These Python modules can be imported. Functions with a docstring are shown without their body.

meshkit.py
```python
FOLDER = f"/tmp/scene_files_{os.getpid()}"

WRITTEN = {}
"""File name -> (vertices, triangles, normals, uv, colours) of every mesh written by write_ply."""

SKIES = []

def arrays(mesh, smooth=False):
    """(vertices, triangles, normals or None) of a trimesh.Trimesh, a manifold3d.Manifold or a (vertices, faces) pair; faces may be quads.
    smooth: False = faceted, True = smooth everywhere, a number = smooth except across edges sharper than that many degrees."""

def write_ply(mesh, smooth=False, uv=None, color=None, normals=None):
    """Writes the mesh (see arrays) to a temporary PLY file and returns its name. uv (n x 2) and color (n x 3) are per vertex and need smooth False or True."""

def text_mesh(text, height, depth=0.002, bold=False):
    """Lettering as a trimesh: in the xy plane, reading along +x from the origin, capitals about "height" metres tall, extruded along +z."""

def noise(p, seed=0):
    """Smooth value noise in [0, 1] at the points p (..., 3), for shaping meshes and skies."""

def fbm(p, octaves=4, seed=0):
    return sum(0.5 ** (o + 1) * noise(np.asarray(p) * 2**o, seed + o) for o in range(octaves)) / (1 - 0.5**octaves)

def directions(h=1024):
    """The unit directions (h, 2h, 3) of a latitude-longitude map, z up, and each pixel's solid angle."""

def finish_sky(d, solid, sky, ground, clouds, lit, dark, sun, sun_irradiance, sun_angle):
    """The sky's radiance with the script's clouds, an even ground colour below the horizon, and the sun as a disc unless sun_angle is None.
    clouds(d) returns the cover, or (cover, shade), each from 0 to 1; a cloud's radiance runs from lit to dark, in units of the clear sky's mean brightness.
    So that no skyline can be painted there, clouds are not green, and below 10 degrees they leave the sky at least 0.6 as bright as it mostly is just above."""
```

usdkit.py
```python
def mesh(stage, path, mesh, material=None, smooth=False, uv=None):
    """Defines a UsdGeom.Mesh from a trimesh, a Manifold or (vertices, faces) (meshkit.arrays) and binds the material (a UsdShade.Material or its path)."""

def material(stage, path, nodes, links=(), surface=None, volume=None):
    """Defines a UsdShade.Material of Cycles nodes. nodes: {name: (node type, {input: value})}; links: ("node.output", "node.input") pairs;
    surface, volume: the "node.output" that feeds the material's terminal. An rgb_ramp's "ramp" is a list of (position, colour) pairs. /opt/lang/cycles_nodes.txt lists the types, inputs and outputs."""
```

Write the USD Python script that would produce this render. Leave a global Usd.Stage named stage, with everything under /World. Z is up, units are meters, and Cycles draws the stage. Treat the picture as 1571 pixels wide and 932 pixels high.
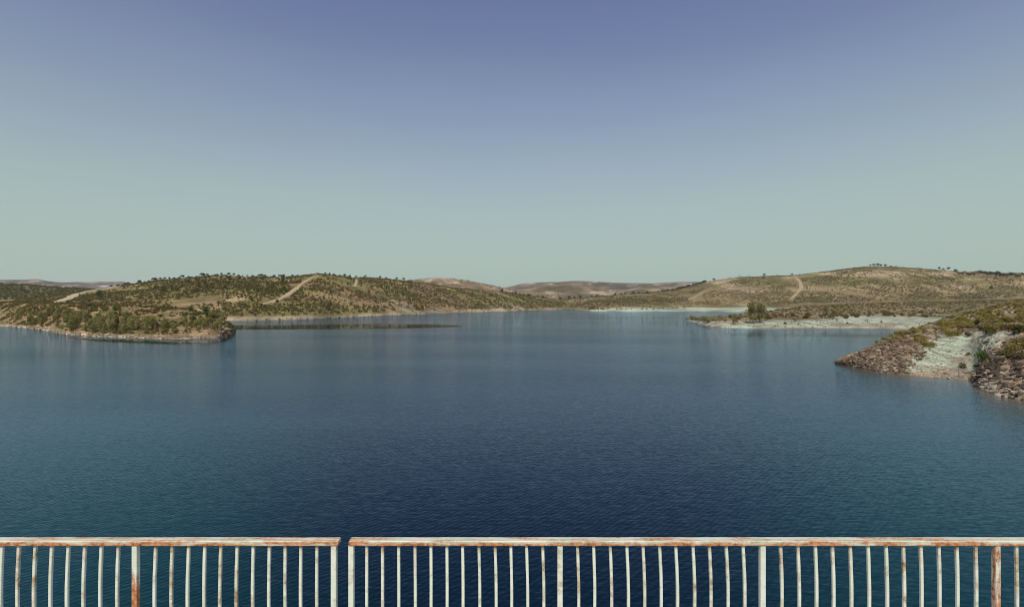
import math, random
import numpy as np, trimesh
from scipy.interpolate import PchipInterpolator
from scipy.ndimage import gaussian_filter1d
import usdkit, meshkit
from pxr import Usd, UsdGeom, UsdLux, UsdShade, Gf, Sdf, Vt

stage = Usd.Stage.CreateInMemory()
UsdGeom.SetStageUpAxis(stage, 'Z'); UsdGeom.SetStageMetersPerUnit(stage, 1.0)
UsdGeom.Xform.Define(stage, '/World'); UsdGeom.Scope.Define(stage, '/World/Looks')
rng = np.random.default_rng(7); random.seed(7)

# ------------------------------------------------------------ camera, sky, sun, exposure
CAM_Z = 12.0                      # eye height above the lake, on the bridge
F, CX, CY = 785.0, 785.5, 466.0   # the photograph's lens, in its own pixels
cam = UsdGeom.Camera.Define(stage, '/World/camera')
cam.AddTranslateOp().Set((0, 0, CAM_Z)); cam.AddRotateXOp().Set(90)
cam.CreateHorizontalApertureAttr(36.0); cam.CreateVerticalApertureAttr(36.0 * 608 / 1024)
cam.CreateFocalLengthAttr(36.0 * F / 1571); cam.CreateClippingRangeAttr((0.1, 60000.0))
cam.CreateExposureAttr(0.1)
SUN_EL, SUN_AZ = math.radians(50), math.radians(-11)      # behind the camera, a little to its left
sdir = (math.cos(SUN_EL) * math.sin(SUN_AZ), -math.cos(SUN_EL) * math.cos(SUN_AZ), math.sin(SUN_EL))
sun = UsdLux.DistantLight.Define(stage, '/World/sun')
sun.CreateIntensityAttr(0.80); sun.CreateAngleAttr(0.53); sun.CreateColorAttr((1.0, 0.94, 0.80)); sun.CreateNormalizeAttr(True)
sun.AddRotateZOp().Set(math.degrees(SUN_AZ)); sun.AddRotateXOp().Set(90 - math.degrees(SUN_EL))
VEIL = [(0.0, (.92,) * 3), (0.10, (.90,) * 3), (0.17, (.74,) * 3), (0.25, (.50,) * 3), (0.34, (.26,) * 3), (0.44, (.09,) * 3), (0.56, (0.0,) * 3)]
VEIL_COLOR = (3.76, 4.85, 4.40)
skymat = usdkit.material(stage, '/World/Looks/sky', {
    'sky': ('sky_texture', dict(sky_type='single_scattering', sun_disc=False, sun_elevation=SUN_EL, sun_rotation=math.atan2(sdir[0], sdir[1]),
                                altitude=200.0, air_density=1.2, aerosol_density=2.4, ozone_density=1.0)),
    'tone': ('hsv', dict(hue=0.525, saturation=1.06, value=1.0, fac=1.0)),
    # a thin veil of high haze, thicker towards the horizon all the way round, with faint wisps in it
    'co': ('texture_coordinate', {}), 'xyz': ('separate_xyz', {}),
    'ma': ('mapping', dict(mapping_type='point', scale=(2.2, 2.2, 9.0))), 'no': ('noise_texture', dict(scale=1.0, detail=4.0, roughness=0.5)),
    'wi': ('math', dict(math_type='multiply_add', value2=0.09, value3=-0.045)), 'el': ('math', dict(math_type='add')),
    'ra': ('rgb_ramp', {'ramp': VEIL}), 'mx': ('mix', dict(mix_type='mix', color2=VEIL_COLOR)),
    'bg': ('background_shader', dict(strength=0.1))},
    [('sky.color', 'tone.color'), ('co.generated', 'xyz.vector'), ('co.generated', 'ma.vector'), ('ma.vector', 'no.vector'), ('no.fac', 'wi.value1'), ('xyz.z', 'el.value1'), ('wi.value', 'el.value2'), ('el.value', 'ra.fac'),
     ('ra.color', 'mx.fac'), ('tone.color', 'mx.color1'), ('mx.color', 'bg.color')], surface='bg.background')
dome = UsdLux.DomeLight.Define(stage, '/World/sky')
UsdShade.MaterialBindingAPI.Apply(dome.GetPrim()).Bind(skymat)
dome.GetPrim().SetCustomDataByKey('kind', 'structure')
HAZE = 0.00006

# ------------------------------------------------------------ helpers
used = {}
def numbered(parent, name):
    k = (parent, name); n = used.get(k, 0); used[k] = n + 1
    return f'{parent}/{name}' if n == 0 else f'{parent}/{name}_{n:03d}'
def tag(p, label=None, cat=None, group=None, kind=None):
    p = p.GetPrim()
    for k, v in (('label', label), ('category', cat), ('group', group), ('kind', kind)):
        if v: p.SetCustomDataByKey(k, v)
    return p
def obj(name, mesh, mat, parent=None, smooth=False, tint=None):
    par = '/World' if parent is None else str(parent.GetPath())
    m = usdkit.mesh(stage, numbered(par, name), mesh, mat, smooth)
    if tint is not None:
        UsdGeom.PrimvarsAPI(m).CreatePrimvar('tint', Sdf.ValueTypeNames.Color3fArray, 'vertex').Set(Vt.Vec3fArray.FromNumpy(np.asarray(tint, np.float32)))
    return m
def empty(name, loc=(0, 0, 0)):
    x = UsdGeom.Xform.Define(stage, numbered('/World', name)); x.AddTranslateOp().Set(Gf.Vec3d(*map(float, loc)))
    return x
def world(px, py, Y): return np.array([(px - CX) / F * Y, Y, CAM_Z - (py - CY) / F * Y])
def lerp(px, pts):
    a = np.array(pts, float); return np.interp(px, a[:, 0], a[:, 1])
def ss(x, a, b):
    t = np.clip((x - a) / (b - a), 0, 1); return t * t * (3 - 2 * t)
def mixc(a, b, t): return np.asarray(a) * (1 - t[..., None]) + np.asarray(b) * t[..., None]
def fb(P, s, o=4, seed=0): return meshkit.fbm(P * np.array([s, s, s]), o, seed)

# ------------------------------------------------------------ materials
def mat(name, nodes, links, surface='p.BSDF'): return usdkit.material(stage, '/World/Looks/' + name, nodes, links, surface=surface)
def ground_mat(name, fine, bump_d, lo=0.62, hi=1.35):
    return mat(name, {
        'g': ('geometry', {}), 'a': ('attribute', {'attribute': 'tint'}),
        'n1': ('noise_texture', dict(scale=fine, detail=6.0, roughness=0.65)),
        'r1': ('rgb_ramp', {'ramp': [(0.25, (lo,) * 3), (0.5, (1.0, 1.0, 1.0)), (0.75, (hi,) * 3)]}),
        'n2': ('noise_texture', dict(scale=fine * 4.3, detail=5.0, roughness=0.7)),
        'm': ('mix', dict(mix_type='multiply', fac=1.0)),
        'b': ('bump', dict(strength=0.7, distance=bump_d)),
        'p': ('principled_bsdf', dict(roughness=0.95, specular_ior_level=0.15))},
        [('g.position', 'n1.vector'), ('g.position', 'n2.vector'), ('n1.fac', 'r1.fac'), ('a.color', 'm.color1'), ('r1.color', 'm.color2'),
         ('n2.fac', 'b.height'), ('m.color', 'p.base_color'), ('b.normal', 'p.normal')])
M_GROUND = ground_mat('ground', 0.35, 0.25)
M_FAR = ground_mat('far_ground', 0.05, 1.0, 0.75, 1.25)
M_SHINGLE = ground_mat('shingle_ground', 1.3, 0.10, 0.7, 1.25)
M_TRACK = ground_mat('track_earth', 0.5, 0.1, 0.8, 1.2)

def leaf_mat(name, c1, c2, scale=0.12, trans=0.25):
    return mat(name, {
        'g': ('geometry', {}), 'n': ('noise_texture', dict(scale=scale, detail=3.0)),
        'r': ('rgb_ramp', {'ramp': [(0.36, c1), (0.64, c2)]}),
        'v': ('map_range', dict(from_min=0.0, from_max=1.0, to_min=0.65, to_max=1.35)),
        'm': ('mix', dict(mix_type='multiply', fac=1.0)), 'cc': ('combine_xyz', {}),
        'd': ('diffuse_bsdf', {}), 't': ('translucent_bsdf', {}), 'x': ('mix_closure', dict(fac=trans))},
        [('g.position', 'n.vector'), ('n.fac', 'r.fac'), ('g.random_per_island', 'v.value'), ('v.result', 'cc.x'), ('v.result', 'cc.y'), ('v.result', 'cc.z'),
         ('r.color', 'm.color1'), ('cc.vector', 'm.color2'), ('m.color', 'd.color'), ('m.color', 't.color'), ('d.BSDF', 'x.closure1'), ('t.BSDF', 'x.closure2')], surface='x.closure')
L_PALE = leaf_mat('pale_leaves', (0.29, 0.28, 0.09), (0.44, 0.41, 0.17), 0.12, 0.4)
L_OLIVE = leaf_mat('olive_leaves', (0.165, 0.145, 0.045), (0.27, 0.21, 0.07))
L_DARK = leaf_mat('dark_leaves', (0.112, 0.112, 0.032), (0.20, 0.178, 0.053))
L_OAK = leaf_mat('oak_leaves', (0.045, 0.058, 0.036), (0.075, 0.088, 0.05))
L_BRIGHT = leaf_mat('bright_leaves', (0.07, 0.14, 0.028), (0.13, 0.21, 0.05))
L_YELLOW = leaf_mat('yellow_leaves', (0.29, 0.25, 0.06), (0.45, 0.365, 0.115), 0.3)
L_BROWN = leaf_mat('brown_leaves', (0.155, 0.115, 0.065), (0.26, 0.20, 0.11))
M_BARK = mat('bark', {'g': ('geometry', {}), 'n': ('noise_texture', dict(scale=6.0, detail=4.0)), 'r': ('rgb_ramp', {'ramp': [(0.3, (0.06, 0.045, 0.033)), (0.7, (0.16, 0.125, 0.095))]}),
    'p': ('principled_bsdf', dict(roughness=0.9))}, [('g.position', 'n.vector'), ('n.fac', 'r.fac'), ('r.color', 'p.base_color')])
def rock_mat(name, a, b, c):
    return mat(name, {'g': ('geometry', {}), 'n': ('noise_texture', dict(scale=0.8, detail=8.0, roughness=0.72)), 'r': ('rgb_ramp', {'ramp': [(0.3, a), (0.5, b), (0.72, c)]}),
        'w': ('noise_texture', dict(scale=9.0, detail=5.0)), 'b': ('bump', dict(strength=0.8, distance=0.12)), 'p': ('principled_bsdf', dict(roughness=0.9, specular_ior_level=0.2))},
        [('g.position', 'n.vector'), ('g.position', 'w.vector'), ('n.fac', 'r.fac'), ('r.color', 'p.base_color'), ('w.fac', 'b.height'), ('b.normal', 'p.normal')])
M_ROCK = [rock_mat('brown_rock', (0.03, 0.022, 0.017), (0.125, 0.09, 0.062), (0.29, 0.225, 0.165)),
          rock_mat('pale_rock', (0.12, 0.10, 0.08), (0.30, 0.265, 0.215), (0.50, 0.47, 0.40)),
          rock_mat('dark_rock', (0.022, 0.018, 0.015), (0.075, 0.054, 0.04), (0.20, 0.155, 0.115)),
          rock_mat('rust_rock', (0.035, 0.021, 0.015), (0.14, 0.083, 0.053), (0.29, 0.20, 0.14)),
          rock_mat('tan_rock', (0.08, 0.06, 0.042), (0.22, 0.17, 0.115), (0.38, 0.31, 0.22))]

# ------------------------------------------------------------ landforms: real terrain, each row is a line across the land
MOTTLE = {'left_hill': .06, 'right_hill': .05, 'far_left_hills': .025, 'brown_hill': .04, 'far_central_hills': .022, 'tan_hills': .03, 'horizon_hills': .02, 'peninsula_ground': .2, 'rocky_point': .5, 'low_spit': .2}
class Land:
    """A hill or shore: rows of (distance, height) along the view's azimuth, from under the water up over the crest and down behind."""
    def __init__(s, name, p0, p1, nu, rows, nseg, material, color, disp, seed, smooth_px=2.0):
        px = np.linspace(p0, p1, nu); R = []
        for r in rows:
            Y = lerp(px, r['Y']) if not callable(r['Y']) else r['Y'](px)
            z = (CAM_Z - (lerp(px, r['py']) - CY) / F * Y) if 'py' in r else (lerp(px, r['z']) if not callable(r['z']) else r['z'](px))
            R.append((gaussian_filter1d(Y, smooth_px), gaussian_filter1d(np.broadcast_to(z, px.shape).astype(float), smooth_px)))
        Y, Z = (np.array([q[k] for q in R]) for k in (0, 1))
        t = np.concatenate([np.linspace(i, i + 1, n, endpoint=False) for i, n in enumerate(nseg)] + [[len(nseg)]])
        Y, Z = PchipInterpolator(np.arange(len(rows)), Y)(t), PchipInterpolator(np.arange(len(rows)), Z)(t)
        P = np.stack([(px - CX) / F * Y, Y, Z], -1)
        V = np.broadcast_to(t[:, None], Y.shape)
        P[..., 2] += disp(P, V, px[None, :] + 0 * Y)
        s.P, s.t, s.px, s.name = P, t, px, name
        s.PX, s.V = px[None, :] + 0 * Y, V
        s.PY = CY - (P[..., 2] - CAM_Z) / P[..., 1] * F
        col = color(P, s.PX, s.PY, V); mot = fb(P, MOTTLE.get(name, .09), 4, seed + 900); col = col * (.66 + .68 * ss(mot, .28, .72))[..., None]
        i, j = np.meshgrid(np.arange(len(t) - 1), np.arange(nu - 1), indexing='ij'); a = i * nu + j
        q = np.stack([a, a + 1, a + nu + 1, a + nu], -1).reshape(-1, 4)
        s.prim = obj(name, (P.reshape(-1, 3), q), material, smooth=True, tint=col.reshape(-1, 3))
        tag(s.prim, kind='structure')
        e1, e2 = P[1:, :-1] - P[:-1, :-1], P[:-1, 1:] - P[:-1, :-1]
        s.area = np.linalg.norm(np.cross(e1, e2), axis=-1)
    def at(s, px, py):
        """The first surface point met on the way up to this line of sight."""
        j = np.clip(np.interp(px, s.px, np.arange(len(s.px))), 0, len(s.px) - 1.001); j0 = int(j); w = j - j0
        c = s.P[:, j0] * (1 - w) + s.P[:, j0 + 1] * w
        yy = CY - (c[:, 2] - CAM_Z) / c[:, 1] * F
        k = np.nonzero(yy <= py)[0]
        if not len(k): k = [int(np.argmin(yy))]
        k = max(k[0], 1); d = (yy[k - 1] - py) / max(yy[k - 1] - yy[k], 1e-6); d = min(max(d, 0), 1)
        return c[k - 1] * (1 - d) + c[k] * d
    def crest(s, px):
        j = int(round(np.interp(px, s.px, np.arange(len(s.px))))); yy = s.PY[:, j]; return s.P[int(np.argmin(yy)), j]
    def scatter(s, n, weight, seed):
        """n points spread over the ground, denser where weight(P, PX, PY, V) is larger."""
        r = np.random.default_rng(seed); w = s.area * np.clip(weight(s.P, s.PX, s.PY, s.V), 0, None)[:-1, :-1]
        pick = r.choice(w.size, n, p=(w / w.sum()).ravel()); i, j = np.divmod(pick, w.shape[1]); a, b = r.random(n)[:, None], r.random(n)[:, None]
        return (s.P[i, j] * (1 - a) + s.P[i + 1, j] * a) * (1 - b) + (s.P[i, j + 1] * (1 - a) + s.P[i + 1, j + 1] * a) * b

def shoreY(pts): return lambda px: CAM_Z * F / np.maximum(lerp(px, pts) - CY, 0.5)
EARTH, OLIVE, DRY, PALE, BEACH, RUST = (0.225, 0.155, 0.085), (0.155, 0.13, 0.048), (0.29, 0.22, 0.12), (0.36, 0.305, 0.225), (0.31, 0.35, 0.265), (0.225, 0.13, 0.062)

# left peninsula
A_SH = [(-700, 490), (-300, 494), (0, 500), (60, 506), (100, 513), (150, 517.5), (260, 521), (330, 519.5), (350, 517), (362, 511.5), (366, 509)]
a_sh = shoreY(A_SH)
A = Land('peninsula_ground', -700, 366, 800, [
    dict(Y=lambda p: a_sh(p) - 14, z=[(0, -4)]), dict(Y=a_sh, z=[(0, -0.05)]),
    dict(Y=lambda p: a_sh(p) + np.minimum(3, 3 * ss(p, 368, 340)), z=[(-700, .8), (330, .8), (355, 1.3), (361, .3), (364, -1), (366, -3)]),
    dict(Y=lambda p: a_sh(p) + 18 * ss(p, 368, 330), z=[(-700, 4), (0, 3.4), (250, 3.2), (320, 4.2), (345, 3.4), (357, 1.9), (363, -1.5), (366, -3)]),
    dict(Y=lambda p: a_sh(p) + lerp(p, [(-700, 90), (0, 75), (250, 62), (310, 44), (340, 26), (366, 9)]), py=[(-700, 452), (0, 464), (100, 467), (200, 470), (280, 475), (320, 482), (345, 491), (357, 501), (362, 512), (366, 530)]),
    dict(Y=lambda p: a_sh(p) + lerp(p, [(-700, 190), (0, 170), (250, 130), (310, 85), (366, 20)]), z=[(-700, 6), (100, 2), (200, -3), (366, -4)])],
    [6, 8, 14, 26, 10], M_GROUND,
    lambda P, X, Yp, V: (lambda n, m: mixc(mixc(mixc(EARTH, OLIVE, ss(n, .40, .62)), DRY, ss(m, .55, .72)), PALE, (1 - ss(P[..., 2] + 2.2 * (m - .5), .35, 1.0)) * .75 * (1 - ss(X, 335, 350))))(fb(P, .06, 4, 3), fb(P, .11, 4, 5)),
    lambda P, V, X: (fb(P, .07, 4, 11) - .5) * 2.2 * ss(V, 1.2, 2.5) + (fb(P, .5, 3, 12) - .5) * (.5 + 1.1 * ss(X, 325, 350)) * ss(V, .8, 1.6), 1)

# left main hill
B_SH = [(-900, 485), (-300, 489), (355, 492.5), (390, 493), (450, 491), (520, 487.5), (560, 485.6), (600, 484), (700, 480), (800, 477), (860, 475), (900, 473.6), (940, 473)]
b_sh = shoreY(B_SH)
B_RIDGE = [(-900, 452), (0, 461), (60, 457), (118, 449), (150, 444), (180, 440.5), (205, 437), (240, 431.5), (270, 429), (300, 427), (325, 424.5), (345, 423.5), (380, 425), (430, 427), (455, 425.5), (470, 423.5), (490, 421.8), (505, 423), (540, 427), (570, 427.5), (600, 430), (640, 435), (700, 443), (740, 446.5), (770, 448.5), (800, 453), (830, 457), (860, 462), (885, 467), (905, 473), (940, 478)]
b_rY = [(-900, 560), (0, 560), (200, 620), (340, 640), (490, 650), (600, 760), (700, 880), (800, 1020), (860, 1150), (940, 1330)]
b_r = lambda p: lerp(p, b_rY)
b_rz = lambda p: CAM_Z - (lerp(p, B_RIDGE) - CY) / F * b_r(p)
def between(k): return lambda p: b_sh(p) + (b_r(p) - b_sh(p)) * k
B = Land('left_hill', -900, 940, 1150, [
    dict(Y=lambda p: b_sh(p) - 25, z=[(0, -4)]), dict(Y=b_sh, z=[(0, -0.05)]), dict(Y=lambda p: b_sh(p) + 7, z=lambda p: np.minimum(2.6, b_rz(p) * .5)),
    dict(Y=between(.35), z=lambda p: 2.4 + (b_rz(p) - 2.4) * .36), dict(Y=between(.72), z=lambda p: 2.4 + (b_rz(p) - 2.4) * .78),
    dict(Y=b_r, z=b_rz), dict(Y=lambda p: b_r(p) + 160, z=lambda p: b_rz(p) * .7), dict(Y=lambda p: b_r(p) + 420, z=lambda p: b_rz(p) * .1 - 2)],
    [4, 5, 24, 30, 24, 10, 6], M_GROUND,
    lambda P, X, Yp, V: (lambda n, m, k: mixc(mixc(mixc(mixc(mixc(EARTH, (0.13, 0.16, 0.055), ss(X, 372, 385) * (1 - ss(X, 425, 445)) * (1 - ss(P[..., 2], 2, 4))), OLIVE, ss(n, .36, .58)), DRY, ss(m, .60, .74) * .8), RUST, ss(k, .58, .7) * .7), PALE, np.maximum((1 - ss(P[..., 2] + 9 * (m - .5), .6, 2.0)) * .65, ss(m, .5, .7) * (1 - ss(P[..., 2], 6, 18)) * ss(X, 560, 620) * .7)))(fb(P, .012, 4, 21), fb(P, .03, 5, 22), fb(P, .018, 4, 29)),
    lambda P, V, X: (fb(P, .011, 5, 31) - .5) * 11 * ss(V, 1.6, 3) * (1 - .8 * ss(V, 4.2, 5)) * np.clip(P[..., 2] / 30, .1, 1) + (fb(P, .12, 3, 32) - .5) * 1.3 * ss(V, 1, 2.2), 2)

# green wooded rise beyond it on the left
C2 = Land('wooded_rise', -1000, 260, 420, [
    dict(Y=[(0, 700)], z=[(0, -3)]), dict(Y=[(0, 740)], z=[(-1000, 14), (260, 10)]), dict(Y=[(0, 860)], py=[(-1000, 444), (0, 448), (140, 450), (260, 458)]),
    dict(Y=[(0, 1000)], py=[(-1000, 432), (-400, 434), (0, 437), (40, 438.5), (80, 442), (140, 445.5), (200, 449), (260, 457)]), dict(Y=[(0, 1300)], z=[(0, -3)])],
    [4, 20, 24, 8], M_GROUND,
    lambda P, X, Yp, V: mixc(mixc((0.125, 0.115, 0.045), (0.09, 0.092, 0.036), ss(fb(P, .012, 4, 41), .4, .6)), DRY, ss(fb(P, .022, 4, 42), .58, .7) * .6),
    lambda P, V, X: (fb(P, .01, 5, 43) - .5) * 10 * ss(V, .5, 2) * (1 - .6 * ss(V, 2.5, 3)), 3)

def far(name, p0, p1, nu, base_y, ridge_y, back_y, ridge, cols, seed, amp, base_z=4, base_py=None):
    """Far bare hills seen over the nearer land."""
    return Land(name, p0, p1, nu, [
        dict(Y=[(0, base_y - 60)], z=[(0, -4)]), dict(Y=[(0, base_y)], z=[(0, base_z)]), dict(Y=[(0, base_y * .5 + ridge_y * .5)], z=lambda p: base_z + (CAM_Z - (lerp(p, ridge) - CY) / F * ridge_y - base_z) * .55),
        dict(Y=[(0, ridge_y)], py=ridge), dict(Y=[(0, back_y)], z=[(0, -4)])], [3, 22, 22, 8], M_FAR,
        lambda P, X, Yp, V: (lambda n, m, k: mixc(mixc(mixc(cols[0], cols[1], ss(n, .42, .58)), cols[2], ss(m, .54, .66)), cols[3], ss(k, .62, .7)))(fb(P, .009, 5, seed + 1), fb(P, .014, 5, seed + 2), fb(P, .022, 5, seed + 3)),
        lambda P, V, X: (fb(P, .004, 5, seed) - .5) * amp * ss(V, .5, 2) * (1 - .85 * ss(V, 2.4, 3)), seed, 1.5)
GREY = [(0.13, 0.094, 0.077), (0.08, 0.066, 0.05), (0.22, 0.148, 0.112), (0.42, 0.36, 0.30)]
TAN = [(0.18, 0.125, 0.08), (0.10, 0.082, 0.042), (0.25, 0.185, 0.125), (0.33, 0.265, 0.195)]
BROWN = [(0.195, 0.13, 0.085), (0.125, 0.092, 0.05), (0.25, 0.175, 0.12), (0.36, 0.29, 0.21)]
GREY_LEFT = [(0.13, 0.105, 0.10), (0.085, 0.08, 0.074), (0.23, 0.155, 0.13), (0.44, 0.38, 0.33)]
C = far('far_left_hills', -1400, 400, 500, 1900, 2600, 3100, [(-1400, 430), (-300, 428), (0, 430), (40, 429.5), (57, 428.2), (75, 432), (98, 434), (118, 433), (136, 434.5), (150, 432.5), (172, 432.5), (190, 432.5), (210, 437), (260, 444), (400, 452)], GREY_LEFT, 51, 40)
D = far('brown_hill', 520, 920, 260, 1350, 1750, 2100, [(520, 452), (575, 440), (610, 433.5), (640, 429.5), (665, 427), (690, 427.5), (720, 431.5), (750, 437.5), (775, 443.5), (820, 456), (920, 470)], BROWN, 61, 16)
E = far('far_central_hills', 600, 1700, 480, 2500, 3200, 3800, [(600, 452), (700, 448), (765, 443), (785, 439), (800, 435.5), (830, 433.5), (860, 433), (885, 431.7), (905, 432.2), (940, 434.2), (1000, 435), (1040, 433.3), (1090, 433), (1250, 436), (1700, 440)], GREY, 71, 45)
E2 = far('tan_hills', 740, 1180, 320, 1700, 2200, 2600, [(740, 456), (770, 450), (790, 446), (820, 441), (850, 437.5), (885, 438.5), (915, 441.5), (940, 445), (960, 445.5), (985, 441), (1010, 439.5), (1035, 441), (1060, 445), (1100, 449), (1180, 456)], TAN, 81, 22)
FAR = far('horizon_hills', -5200, 6600, 500, 4200, 5000, 5600, [(-5200, 440), (-1500, 436), (0, 440), (600, 446), (780, 447), (1100, 443), (2200, 440), (6600, 438)], GREY, 91, 60)

# right main hill with its pale beach
F_SH = [(820, 473.8), (870, 475), (905, 477.4), (935, 478), (960, 478.6), (1050, 478), (1100, 478.6), (1145, 479), (1200, 480), (1300, 480), (2300, 482)]
f_sh = shoreY(F_SH)
F_RIDGE = [(820, 468), (850, 460.5), (900, 457), (950, 453), (1000, 449.5), (1035, 446), (1060, 440), (1075, 436), (1100, 430.3), (1120, 427.5), (1140, 426), (1180, 424.3), (1220, 423.2), (1260, 418.5), (1300, 413), (1325, 410), (1345, 409.2), (1400, 412), (1440, 415), (1500, 418.5), (1571, 420.5), (1800, 426), (2300, 432)]
f_r = lambda p: lerp(p, [(820, 1250), (1000, 1150), (1100, 1120), (1300, 1050), (1571, 950), (2300, 900)])
f_rz = lambda p: CAM_Z - (lerp(p, F_RIDGE) - CY) / F * f_r(p)
f_bt = lambda p: f_sh(p) + lerp(p, [(820, 5), (900, 14), (960, 52), (1050, 90), (1150, 100), (1250, 60), (2300, 60)])
FH = Land('right_hill', 820, 2300, 900, [
    dict(Y=lambda p: f_sh(p) - 25, z=[(0, -4)]), dict(Y=f_sh, z=[(0, -0.05)]),
    dict(Y=f_bt, z=[(820, 1.2), (900, 3.0), (960, 5.4), (1050, 7.6), (1150, 8.2), (2300, 8)]),
    dict(Y=lambda p: f_bt(p) * .66 + f_r(p) * .34, z=lambda p: 8 * ss(p, 820, 960) + (f_rz(p) - 8) * .30), dict(Y=lambda p: f_bt(p) * .3 + f_r(p) * .7, z=lambda p: 8 * ss(p, 820, 960) + (f_rz(p) - 8) * .74),
    dict(Y=f_r, z=f_rz), dict(Y=lambda p: f_r(p) + 200, z=lambda p: f_rz(p) * .7), dict(Y=lambda p: f_r(p) + 500, z=[(0, -3)])],
    [4, 10, 30, 34, 26, 8, 5], M_GROUND,
    lambda P, X, Yp, V: (lambda n, m, k: mixc(mixc(mixc(mixc((0.215, 0.165, 0.088), (0.145, 0.122, 0.052), ss(n, .42, .54)), (0.33, 0.26, 0.17), ss(m, .51, .62) * ss(-Yp, -462, -445) * .85), (0.16, 0.115, 0.045), ss(k, .5, .62) * (1 - ss(P[..., 2], 12, 26)) * .8), BEACH,
        (1 - ss(V + 1.3 * (k - .5) + .6 * (m - .5), 1.66, 1.9)) * ss(X, 880, 910)))(fb(P * [1, .6, 1.8], .009, 5, 101), fb(P * [1, .8, 1.5], .016, 5, 102), fb(P, .03, 4, 103)),
    lambda P, V, X: (fb(P, .007, 5, 104) - .5) * 13 * ss(V, 2.1, 3.2) * (1 - .8 * ss(V, 4.3, 5)) * np.clip(P[..., 2] / 30, .1, 1) + (fb(P, .1, 3, 105) - .5) * 1.1 * ss(V, 1.1, 2.2), 4)

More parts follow.
